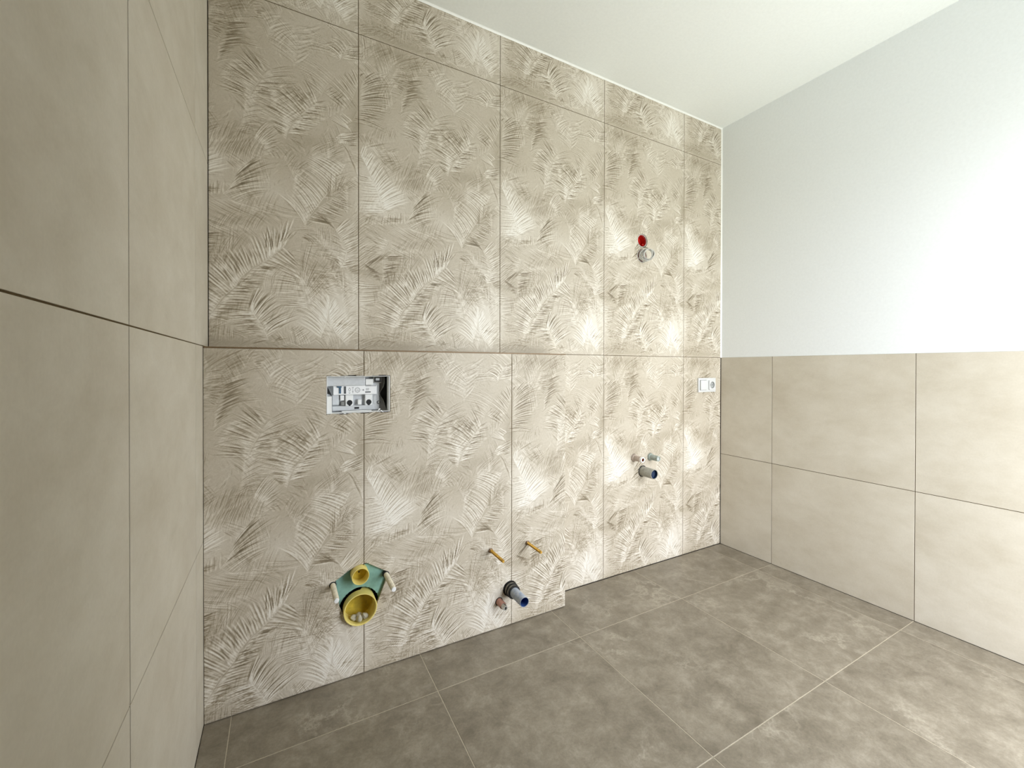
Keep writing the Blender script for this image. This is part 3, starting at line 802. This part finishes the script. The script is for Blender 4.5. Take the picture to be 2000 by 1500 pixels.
# tiled top and right end of the ledge
slab_tile('tile', (0.001, -BD + .004, BZ), (1, 0, 0), (0, 1, 0), (0, 0, 1), BX - .002, BD - .005, M['wall_tile'], wx)
place(decor_mesh(0, 1200 - (BZ - .004) * 1000, BD - TD - .001, BZ - .012, 3.0), wx, (BX, B + TD, .003), R(90))
box('edge_profile', .001, BX, B - .0012, B + .004, BZ - .004, BZ + .001, M['edge_trim'], wx, .0005)

# left wall: beige tiles
wl = struct('wall_left')
box('wall_core', -.15, -TD, REAR, .1, -.05, H + .05, M['screed'], wl)
zr = [0, ZT - TW, ZT, ZT + TW, ZT + 2 * TW, H]
yl = [0, -.2349, -.8403, -1.4418, REAR]
gl = .0022
for ya, yb in zip(yl, yl[1:]):
    for za, zb in zip(zr, zr[1:]):
        slab_tile('tile', (0, yb + gl, za + g), (0, 1, 0), (0, 0, 1), (1, 0, 0), ya - yb - 2 * gl, zb - za - GAP, M['wall_tile'], wl)
for y in yl[1:-1]:
    grout(wl, -TD, -.0045, y - gl, y + gl, 0, H)
for z in zr[1:-1]:
    grout(wl, -TD, -.0012, REAR, 0, z - g, z + g)

# right wall: beige tiles to the joint level, white paint above
wr_ = struct('wall_right')
box('wall_core', W + TD, W + .15, REAR, .1, -.05, H + .05, M['screed'], wr_)
box('plaster', W + .0005, W + TD, REAR, 0, ZT + .0005, H + .01, M['paint'], wr_)
yr = [0, -.3222, -.9480, -1.5495, REAR]
for ya, yb in zip(yr, yr[1:]):
    for za, zb in ((0, ZT - TW), (ZT - TW, ZT)):
        slab_tile('tile', (W, ya - g, za + g), (0, -1, 0), (0, 0, 1), (-1, 0, 0), ya - yb - GAP, zb - za - (GAP if zb < ZT else g), M['wall_tile'], wr_)
for y in yr[1:-1]:
    grout(wr_, W + .0012, W + TD, y - g, y + g, 0, ZT)
grout(wr_, W + .0012, W + TD, REAR, 0, ZT - TW - g, ZT - TW + g)

# floor tiles
fl = struct('floor')
box('floor_core', -.15, W + .15, REAR, .1, -.12, -TD, M['screed'], fl)
xf = [0, .0715, .673, 1.2745, 1.876, 2.272, W] if False else [0, .0715, .673, 1.2745, 1.876, 2.4775, W]
yf = [.0, -.3262, -.9469, -1.5484, REAR]
for xa, xb in zip(xf, xf[1:]):
    for ya, yb in zip(yf, yf[1:]):
        slab_tile('tile', (xa + g, yb + g, 0), (1, 0, 0), (0, 1, 0), (0, 0, 1), xb - xa - GAP, ya - yb - GAP, M['floor_tile'], fl)
for x in xf[1:-1]:
    grout(fl, x - g, x + g, REAR, 0, -TD, -.0006, M['floor_grout'])
for y in yf[1:-1]:
    grout(fl, 0, W, y - g, y + g, -TD, -.0006, M['floor_grout'])

# ceiling, rear wall with the window that lights the room
box('ceiling', -.15, W + .15, REAR - .3, .17, H, H + .12, M['ceiling'], None, kind='structure')
wr = struct('wall_rear')
x0, x1, z0, z1 = WIN
for i, (xa, xb, za, zb) in enumerate(((-.15, x0, -.05, H), (x1, W + .15, -.05, H), (x0, x1, -.05, z0), (x0, x1, z1, H))):
    box('unseen_panel', xa, xb, REAR - .25, REAR, za, zb, M['absorber'] if xb <= x0 else M['paint'], wr)  # left panel made dark to cut light bounced onto the left wall
wp = struct('added_light_blocker')  # added out of view to block window light from the near left wall
box('unseen_panel', .95, BLOCKER[0], BLOCKER[1] - .11, BLOCKER[1], 0, H, M['absorber'], wp)
box('unseen_panel', BLOCKER[0] - .11, BLOCKER[0], REAR, BLOCKER[1] - .11, 0, H, M['absorber'], wp)
wn = struct('window_1')
f = .06
for (xa, xb, za, zb) in ((x0, x0 + f, z0, z1), (x1 - f, x1, z0, z1), (x0 + f, x1 - f, z0, z0 + f), (x0 + f, x1 - f, z1 - f, z1)):
    box('frame_bar', xa, xb, REAR - .14, REAR - .07, za, zb, M['pvc'], wn, .004)

# white sealant beads along the ceiling and down the right corner above the half-height tiles
def bead(name, a, b, n1, n2, r):
    a, b, n1, n2 = Vector(a), Vector(b), Vector(n1), Vector(n2)
    prof = [Vector((0, 0, 0)), n1 * r, n1 * r * .45 + n2 * r * .45, n2 * r]
    vs = [a + p for p in prof] + [b + p for p in prof]
    fs = [(0, 1, 5, 4), (1, 2, 6, 5), (2, 3, 7, 6), (3, 0, 4, 7), (3, 2, 1, 0), (4, 5, 6, 7)]
    return mesh_obj(name, vs, fs, M['silicone'], None, kind='structure')
bead('trim_1', (0, 0, H), (W, 0, H), (0, -1, 0), (0, 0, -1), .0065)
bead('trim_2', (W, 0, ZT), (W, 0, H), (-1, 0, 0), (0, -1, 0), .0065)

# ------------------------------------------------------------------ cistern access opening
ca = empty('cistern_access_box', ((CIS[0] + CIS[1]) / 2, B, CIS[2]), label='white plastic cistern access box with a pictogram label, recessed in the low tiled ledge', cat='access box')
cl = (-(CIS[0] + CIS[1]) / 2, -B, -CIS[2])
def cbox(name, xa, xb, ya, yb, za, zb, mat, bevel=.0006, parent=None):
    """millimetres: x, z absolute in the wall, y = depth behind the tile face"""
    o = from_bm(name, box_bm(xa / 1000 + cl[0], xb / 1000 + cl[0], ya / 1000, yb / 1000, za / 1000 + cl[2], zb / 1000 + cl[2], bevel / 1 if bevel else 0), mat, ca if parent is None else parent)
    return o
X_0, X_1, Z_0, Z_1 = [v * 1000 for v in CIS]
liner = bmesh.new()
def lb(xa, xb, ya, yb, za, zb):
    t = box_bm(xa / 1000 + cl[0], xb / 1000 + cl[0], ya / 1000, yb / 1000, za / 1000 + cl[2], zb / 1000 + cl[2])
    me = bpy.data.meshes.new('t'); t.to_mesh(me); t.free(); liner.from_mesh(me); bpy.data.meshes.remove(me)
# collar cut off roughly level with the tile, four thin sides
lb(X_0 + .5, X_0 + 2.5, -1.0, 62, Z_0 + 2, Z_1 - 2)
lb(X_1 - 4.5, X_1 - 2, -1.5, 34, Z_0 + 3, Z_1 - 1.5)
lb(X_0 + 1, X_1 - 2, 0.5, 62, Z_1 - 3.5, Z_1 - 1.6)
lb(X_0 + 1, X_1 - 2, 0.5, 62, Z_0 + 1.8, Z_0 + 3.6)
from_bm('liner', liner, M['white_plastic'], ca)
cbox('back_plate', X_0 + 2, X_1 + 14, 62, 66, Z_0 + 2, Z_1 - 2, M['grey_plastic'])
cbox('inner_plate', 500, 531, 48, 60, Z_0 + 6, 1046, M['grey_plastic'], .001)
cbox('upper_block', X_0 + 3, 478, 34, 61, 1035, Z_1 - 4, M['grey_plastic'], .002)
lab = cbox('label_panel', 371, 520, 40, 44, 1003, 1035, M['label'], .0004)
cbox('white_square', 480, 507, 38, 46, 1037, 1059, M['white_plastic'], .001)
brf = cbox('bracket_frame', 508, 537, 42, 50, 1044, 1066, M['dusty_plastic'], .001)
cbox('bracket', 512, 534, 40, 42, 1048, 1064, M['black'], .0004, brf)
cbox('bracket_core', 516, 530, 39, 40, 1053, 1062, M['grey_plastic'], .0003, brf)
cbox('clip', 383, 398, 36, 40, 1029, 1034, M['blue_clip'], .0004)
cbox('clip_stem', 390, 396, 37, 40, 1008, 1029, M['blue_clip'], .0004)
cbox('slit', 406, 413, 39, 40, 1007, 1033, M['ink'], 0)
# printed pictograms on the label (raised by the thickness of the ink)
def ink(pts_list, w, y, name='print'):
    vs, fs = [], []
    for pts in pts_list:
        for (xa, za), (xb, zb) in zip(pts, pts[1:]):
            d = Vector((xb - xa, 0, zb - za)); L = d.length
            if L < 1e-6:
                continue
            d /= L; nrm = Vector((-d.z, 0, d.x)) * w / 2
            a = Vector((xa, y, za)) - d * w * .3; b = Vector((xb, y, zb)) + d * w * .3
            k = len(vs)
            for v in (a + nrm, b + nrm, b - nrm, a - nrm):
                vs.append((v.x / 1000 + cl[0], v.y / 1000, v.z / 1000 + cl[2]))
            fs.append((k, k + 1, k + 2, k + 3))
    return mesh_obj(name, vs, fs, M['ink'], lab)
def ring(cx, cz, r, n=20, lob=0, amp=0):
    return [(cx + (r + amp * math.cos(lob * t)) * math.cos(t), cz + (r + amp * math.cos(lob * t)) * math.sin(t)) for t in [2 * math.pi * k / n for k in range(n + 1)]]
y = 39.7
ink([[(421, 1021), (425, 1028), (429, 1021), (425, 1015), (421, 1021)], [(422, 1010), (428, 1010)], [(423, 1007.5), (427, 1007.5)],
     [(434, 1029), (438, 1029), (438, 1026.5), (434, 1026.5), (434, 1029)], [(436, 1024), (436, 1012)], [(434, 1015), (436, 1012), (438, 1015)], [(434, 1009), (438, 1009)]], .9, y)
ink([ring(452, 1019, 9, 32, 8, .8), ring(452, 1019, 7.2, 20), [(447, 1016), (452, 1022)], [(450, 1014.5), (455, 1020.5)], [(453.5, 1014.5), (457, 1019)]], .7, y)
ink([[(467, 1019), (474, 1019)], [(471, 1022), (474.5, 1019), (471, 1016)]], 1.2, y)
ink([[(480, 1033), (517, 1033)]], 1.3, y)
ink([[(481, 1024), (493, 1024)], [(481, 1021), (493, 1021)], [(481, 1018), (490, 1018)], [(484, 1026), (484, 1016)], [(489, 1026), (489, 1016)]], .7, y)
ink([[(480, 1011), (497, 1011)]], 4.0, y)
# moulded lower half: ribs, blocks, two keyholes, bar, slot
ribs = []
for (xa, xb) in ((412, 438), (479, 504)):
    ribs.append(cbox('rib', xa, xb, 46, 60, 962, 1003, M['white_plastic'], .002))
cbox('grid_block', 368, 391, 50, 60, 966, 1003, M['grey_plastic'], .0015)
cbox('block', 394, 407, 44, 60, 982, 1001, M['white_plastic'], .0015)
cbox('block', 454, 467, 46, 60, 965, 984, M['white_plastic'], .0015)
cbox('block', 397, 410, 50, 60, 963, 978, M['dusty_plastic'], .0015)
cbox('lip', 508, 520, 46, 60, 964, 1001, M['grey_plastic'], .003)
bar_o = cbox('bar', 367, 512, 44, 60, 945, 962, M['grey_plastic'], .002)
cbox('slot', 442, 458, 43.3, 44, 950, 957, M['black'], 0, bar_o)
cbox('step', 398, 500, 30, 44, 940, 945, M['white_plastic'], .001)
for kx, rib_o in zip((426, 492.5), ribs):
    n = 28
    pts = [(kx + 9.6 * math.cos(t), 973.5 + 9.6 * math.sin(t)) for t in [math.pi * (-.5 + .12) + (2 * math.pi - .24 * math.pi) * k / n for k in range(n + 1)]]
    pts += [(kx - 2.6, 961.6), (kx + 2.6, 961.6)]
    vs = [(px / 1000 + cl[0], .0456, pz / 1000 + cl[2]) for px, pz in pts] + [(px / 1000 + cl[0], .0462, pz / 1000 + cl[2]) for px, pz in pts]
    k = len(pts)
    mesh_obj('keyhole', vs, [tuple(range(k))] + [(i, (i + 1) % k, (i + 1) % k + k, i + k) for i in range(k)], M['black'], rib_o)
o = lathe('screw_ring', [(.0035, 0), (.0035, .004), (.0062, .004), (.0062, 0)], M['dusty_plastic'], ca, 20)
o.location = (.5275 + cl[0], .052, .971 + cl[2])
# curved flap with the dark gap on the right
flap = [(549, 1067), (550, 1044), (545, 1028), (535, 1013), (532, 1005), (534, 997), (544, 981), (550, 966), (557, 944), (557, 1068)]
pv = [(x / 1000 + cl[0], .046, z / 1000 + cl[2]) for x, z in flap[:8]]
strip = []
for x, z in flap[:8]:
    strip += [(x / 1000 + cl[0], .044, z / 1000 + cl[2]), (x / 1000 + cl[0] - .0022, .044, z / 1000 + cl[2]), (x / 1000 + cl[0], .060, z / 1000 + cl[2]), (x / 1000 + cl[0] - .0022, .060, z / 1000 + cl[2])]
fs = []
for i in range(7):
    a, b = i * 4, i * 4 + 4
    fs += [(a, b, b + 1, a + 1), (a + 1, b + 1, b + 3, a + 3), (a, a + 2, b + 2, b), (a + 2, a + 3, b + 3, b + 2)]
mesh_obj('side_flap', strip, fs, M['dusty_plastic'], ca)
vs = [(x / 1000 + cl[0] + .0006, .050, z / 1000 + cl[2]) for x, z in flap] 
vs += [(x, yy + .006, z) for x, yy, z in vs]
k = len(flap)
mesh_obj('dark_gap', vs, [tuple(range(k))] + [(i, (i + 1) % k, (i + 1) % k + k, i + k) for i in range(k)], M['black'], ca)
# left: white corner flange and dark wedge
cbox('flange', X_0 + 2.5, 363, 6, 44, 938 + 3, 1000, M['white_plastic'], .001)
wd = [(347.6, 1033), (350, 1033), (362, 1005), (347.6, 1010)]
vs = [(x / 1000 + cl[0], .0095, z / 1000 + cl[2]) for x, z in wd] + [(x / 1000 + cl[0], .0110, z / 1000 + cl[2]) for x, z in wd]
mesh_obj('side_opening', vs, [(0, 1, 2, 3)] + [(i, (i + 1) % 4, (i + 1) % 4 + 4, i + 4) for i in range(4)], M['black'], ca)
# torn bits of the cut collar
for (xa, za, xb, zb, xc, zc) in ((515, 943, 526, 950, 521, 953), (524, 944, 537, 936, 529, 946), (398, 940, 408, 937, 403, 943), (403, 1070, 409, 1073, 405, 1065)):
    vs = [(px / 1000 + cl[0], yy, pz / 1000 + cl[2]) for yy in (-.003, .001) for px, pz in ((xa, za), (xb, zb), (xc, zc))]
    mesh_obj('torn_edge', vs, [(0, 1, 2), (3, 5, 4), (0, 3, 4, 1), (1, 4, 5, 2), (2, 5, 3, 0)], M['white_plastic'], ca)

# ------------------------------------------------------------------ toilet connection
pad_pts = [(.372, .362), (.47, .405), (.485, .402), (.562, .350), (.545, .300), (.525, .250)]
arc = [(.4545 + .0685 * math.cos(t) * (1 + .02 * math.sin(t * 31)), .2385 + .0685 * math.sin(t) * (1 + .02 * math.sin(t * 31))) for t in [R(-8) + R(198) * k / 40 for k in range(41)]]
outline = pad_pts[:5] + [(.530, .2300)] + arc + [(.372, .2320)]
cx0, cz0 = .4537, .25
vs = [(x - cx0, 0, z - cz0) for x, z in outline] + [(x - cx0, .03, z - cz0) for x, z in outline]
k = len(outline)
bm = bmesh.new()
bv = [bm.verts.new(v) for v in vs]
f0 = bm.faces.new(bv[:k])
for i in range(k):
    bm.faces.new((bv[i], bv[(i + 1) % k], bv[(i + 1) % k + k], bv[i + k]))
bmesh.ops.triangulate(bm, faces=[f0])
pad = from_bm('insulation_pad', bm, M['green_pad'], None, label='green foam insulation pad behind the angular cut-out for the toilet pipes', cat='insulation pad')
pad.location = (cx0, B + .014, cz0)

fp = empty('flush_pipe', (.4523, B, .3645), label='small yellow capped flush pipe above the large yellow drain pipe', cat='pipe')
lathe('pipe_wall', [(.0262, -.03), (.0295, -.03), (.0295, .028), (.0288, .030), (.0270, .030), (.0262, .028), (.0262, -.010)], M['yellow'], fp, 48)
lathe('plug_floor', [(.0262, -.010), (.012, -.0105), (.012, -.012), (0, -.012)], M['yellow_in'], fp, 48)
lathe('plug_dimple', [(.0028, -.012), (.0028, -.0112), (0, -.0112)], M['black'], fp, 16)

dp = empty('drain_pipe', (.4541, B, .2414), label='large yellow capped toilet drain pipe with rubble lying inside', cat='pipe')
lathe('pipe_wall', [(.0525, -.06), (.0565, -.06), (.0565, .0165), (.0558, .018), (.0530, .018), (.0515, .016), (.0515, -.046)], M['yellow'], dp, 64)
lathe('plug_floor', [(.0515, -.046), (.03, -.050), (0, -.050)], M['yellow_in'], dp, 64)
rng = np.random.default_rng(3)
for i, (x, d, s, lb_) in enumerate(((.4345, -.010, .0125, 'pale lump of rubble at the left inside the large yellow drain pipe'), (.4520, .004, .0105, 'upright whitish lump of rubble, front one inside the yellow drain pipe'),
                               (.4530, -.022, .0130, 'grey-beige lump of rubble behind the whitish one in the yellow drain pipe'), (.4715, -.006, .0120, 'brownish lump of rubble at the right inside the yellow drain pipe'))):
    bm = bmesh.new()
    bmesh.ops.create_icosphere(bm, subdivisions=2, radius=s)
    for v in bm.verts:
        v.co *= 1 + .35 * mnoise.noise(v.co * 90 + Vector((i * 7, 0, 0)))
        v.co.z *= (1.25 if i == 1 else .85)
    zz = .2414 - math.sqrt(max(.0515 ** 2 - (x - .4541) ** 2, 1e-5))
    low = min(v.co.z for v in bm.verts)
    pb = from_bm('rubble_lump', bm, M['pebble'], None, 40, label=lb_, cat='rubble', group='rubble in the drain pipe')
    pb.location = (x, B - d, zz - low + .001)

def stud(name, x, z, length, mat, rad, label, group, nut=None, droop=0.0):
    e = empty(name, (x, B, z), label=label, cat='threaded rod', group=group)
    prof = [(0, length), (rad * .8, length), (rad, length - .002)]
    lathe('rod', [(rad, -.04), (rad, length - .0015), (rad * .75, length), (0, length)], mat, e, 16)
    if nut == 'hex':
        lathe('nut', [(rad, -.01), (rad * 1.75, -.01), (rad * 1.75, .007), (rad, .008)], M['nut'], e, 6, 20)
        bm = bmesh.new()
    else:
        lathe('end_cap', [(rad * .95, length), (rad * .85, length + .004), (0, length + .005)], M['white_plastic'], e, 14)
        lathe('collar', [(rad, -.012), (rad * 1.4, -.012), (rad * 1.4, .001), (rad, .001)], M['rubber'], e, 20)
    # thread: a raised helix
    n = int(length / .004)
    pts = [(rad * math.cos(t), -.004 - t / (2 * math.pi) * (.0035 if nut else .006), rad * math.sin(t)) for t in [k * math.pi / 5 for k in range(int(10 * (length - .01) / (.0035 if nut else .006)))]]
    tube_along('thread', pts, rad * .12, mat, e, 4)
    return e
stud('toilet_stud', .365, .343, .113, M['sleeve'], .0085, 'cream sleeved toilet mounting rod, left of the green pad', 'toilet mounting rods')
stud('toilet_stud', .5455, .3385, .122, M['sleeve'], .0085, 'cream sleeved toilet mounting rod, right of the green pad', 'toilet mounting rods')
stud('bidet_stud', *BID['rod1'], .120, M['brass'], .0058, 'yellow threaded rod left of the tile joint, above the blue waste pipe', 'yellow bidet rods', 'hex')
stud('bidet_stud', *BID['rod2'], .116, M['brass'], .0058, 'yellow threaded rod right of the tile joint, near the ledge end', 'yellow bidet rods', 'hex')

# ------------------------------------------------------------------ bidet pipes
bp = empty('bidet_waste_pipe', (BID['drain'][0], B, BID['drain'][1]), label='blue waste pipe with black rubber seal low on the tiled ledge', cat='pipe')
lathe('pipe_wall', [(.0205, -.03), (.0205, .124), (.0198, .126), (.0190, .126), (.0182, .124)], M['blue_dust'], bp, 40)
lathe('pipe_bore', [(.0182, .1245), (.0182, .03), (0, .03)], M['blue'], bp, 40)
for d0, d1, r0, mm in ((-.008, .006, .0305, 'rubber'), (.006, .016, .0285, 'dust_rubber'), (.016, .022, .0300, 'rubber'), (.022, .034, .0265, 'dust_rubber'), (.034, .040, .0285, 'rubber')):
    lathe('seal_ring', [(.0205, d0), (r0 * .95, d0), (r0, (d0 + d1) / 2), (r0 * .95, d1), (.0205, d1)], M[mm], bp, 36)
cp = empty('bidet_supply_pipe', (BID['hot'][0], B, BID['hot'][1]), label='short dusty red-brown supply stub with chrome tip, left of the blue waste pipe', cat='pipe')
lathe('sleeve', [(.010, -.02), (.0145, -.02), (.0145, .036), (.0138, .038), (.010, .038)], M['copper_dust'], cp, 28)
lathe('tip', [(.0105, .030), (.0105, .058), (.0095, .060), (.006, .060), (.006, .050), (0, .050)], M['zinc'], cp, 28)
lathe('hole_ring', [(.0148, -.004), (.0172, -.004), (.0172, .0005), (.0148, .0005)], M['black'], cp, 28)

# ------------------------------------------------------------------ wash-basin pipes on the back wall
def stub(name, pos, r, L, body, tip, bore, label):
    e = empty(name, (pos[0], 0, pos[1]), label=label, cat='pipe')
    lathe('flange', [(r, -.006), (r * 1.32, -.006), (r * 1.32, .006), (r * 1.15, .010), (r, .010)], M[body], e, 32)
    lathe('body', [(r, -.006), (r, L * .78), (r * .96, L * .8)], M[body], e, 32)
    lathe('tip', [(r * .96, L * .78), (r, L * .82), (r, L - .002), (r * .92, L), (r * .62, L), (r * .58, L - .003)], M[tip], e, 32)
    lathe('bore', [(r * .6, L - .002), (r * .55, L - .016), (0, L - .016)], M[bore], e, 32)
    return e
stub('basin_hot_pipe', BAS['hot'], .0150, .068, 'pink_grey', 'white_plastic', 'copper', 'pinkish supply stub with white and copper tip, upper left of the basin pipes')
stub('basin_cold_pipe', BAS['cold'], .0150, .062, 'green_grey', 'green_grey', 'white_plastic', 'green-grey supply stub, upper right of the basin pipes')
e = empty('basin_drain_pipe', (BAS['drain'][0], 0, BAS['drain'][1]), label='grey drain pipe with dark blue plug, biggest of the basin pipes', cat='pipe')
lathe('pipe_wall', [(.0262, -.006), (.0262, .085), (.0252, .087), (.0235, .087), (.0230, .085)], M['drain_grey'], e, 44)
lathe('plug', [(.0232, .083), (.0225, .070), (.012, .070), (.010, .076), (0, .076)], M['navy'], e, 44)
lathe('hole_ring', [(.0265, -.006), (.0305, -.006), (.0305, .0006), (.0265, .0006)], M['black'], e, 40)

# ------------------------------------------------------------------ wall boxes and cable above the basin
def wall_box(pos, label):
    e = empty('junction_box', (pos[0], 0, pos[1]), label=label, cat='junction box')
    lathe('cup', [(.0345, -.001), (.0345, -.046), (0, -.046), (0, -.044), (.0325, -.044), (.0325, -.001), (.0345, -.001)], M['red'], e, 36)
    lathe('rim', [(.0318, -.0005), (.0347, -.0005), (.0347, -.008), (.0318, -.008)], M['pale_ring'], e, 36)
    return e
b1 = wall_box(RED1, 'red round wall box, empty, above the box with the coiled cable')
lathe('screw_boss', [(.006, -.044), (.006, -.016), (0, -.016)], M['red'], b1, 14, loc=(.022, 0, -.016))
lathe('screw_boss', [(.006, -.044), (.006, -.016), (0, -.016)], M['red'], b1, 14, loc=(-.022, 0, .016))
b2 = wall_box(RED2, 'red round wall box plugged with pale plaster, behind the loop of cable')
lathe('plaster_plug', [(.027, -.022), (.027, -.005), (.024, -.003), (0, -.002)], M['plug'], b2, 28, loc=(.0055, 0, .004))
cc = empty('cable_coil', (RED2[0], 0, RED2[1]), label='loop of pale grey cable standing out of the lower wall box', cat='cable')
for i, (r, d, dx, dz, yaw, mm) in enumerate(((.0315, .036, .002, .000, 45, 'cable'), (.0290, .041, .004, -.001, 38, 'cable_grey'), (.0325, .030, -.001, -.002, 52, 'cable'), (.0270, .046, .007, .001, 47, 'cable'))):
    h = Vector((math.cos(R(yaw)), -math.sin(R(yaw)), 0))
    pts = []
    for k in range(29):
        t = R(200) + 2 * math.pi * k / 28 * .985
        p = Vector((dx, -d, dz)) + h * (r * math.cos(t)) + Vector((0, 0, r * math.sin(t))) + Vector((h.y, -h.x, 0)) * (.004 * math.sin(2 * t + i))
        pts.append(p)
    tube_along('loop', pts, .0031, M[mm], cc, 8)
tube_along('tail', [(-.020, -.018, -.012), (-.024, -.008, -.016), (-.026, .0, -.014)], .0031, M['cable'], cc, 8)
tube_along('wire', [(.012, -.003, .052), (.022, -.008, .048), (.030, -.016, .042), (.034, -.028, .034)], .0022, M['cable_dark'], cc, 6)

# ------------------------------------------------------------------ switch and socket
sw = empty('switch_socket', (2.4705, 0, .9985), label='white double frame with rocker switch and power socket, near the right corner', cat='socket')
bm = box_bm(-.0790, .0790, -.0095, 0, -.0430, .0430, .0018, 2)
from_bm('frame', bm, M['switch_white'], sw, 40)
from_bm('rocker', box_bm(-.0655, -.0085, -.0165, -.009, -.0290, .0290, .0012, 2), M['switch_white'], sw, 40)
mesh_obj('rocker_gap', [(x, -.0098, z) for x, z in ((-.0675, -.031), (-.0065, -.031), (-.0065, .031), (-.0675, .031))] , [(0, 1, 2, 3)], M['switch_gap'], sw)
so = bmesh.new()
# socket plate with a round well
n = 32
sq = []
for k in range(n):
    t = 2 * math.pi * (k + .5) / n
    c, s = math.cos(t), math.sin(t); q = .0285 / max(abs(c), abs(s))
    sq.append((c * q, s * q))
cxs = .037
cir = lambda r, y: [so.verts.new((cxs + r * math.cos(2 * math.pi * (k + .5) / n), y, r * math.sin(2 * math.pi * (k + .5) / n))) for k in range(n)]
def strips(rows):
    for a, b in zip(rows, rows[1:]):
        for k in range(n):
            so.faces.new((a[k], a[(k + 1) % n], b[(k + 1) % n], b[k]))
strips([[so.verts.new((cxs + x, -.0095, z)) for x, z in sq], [so.verts.new((cxs + x, -.0180, z)) for x, z in sq], cir(.0205, -.0180)])
from_bm('socket_plate', so, M['switch_white'], sw, 40)
so = bmesh.new()
w0, w1 = cir(.0205, -.0180), cir(.0195, -.0098)
strips([w0, w1])
so.faces.new(w1)
from_bm('socket_well', so, M['well_shade'], sw, 40)
for dx in (-.0095, .0095):
    lathe('pin_hole', [(.0026, 0), (.0026, .0005), (0, .0005)], M['black'], sw, 14, loc=(cxs + dx, -.0100, 0))
for dz in (-.018, .018):
    box('earth_clip', cxs - .003, cxs + .003, -.0165, -.0098, dz - .001, dz + .001, M['zinc'], sw)
bpy.context.view_layer.update()
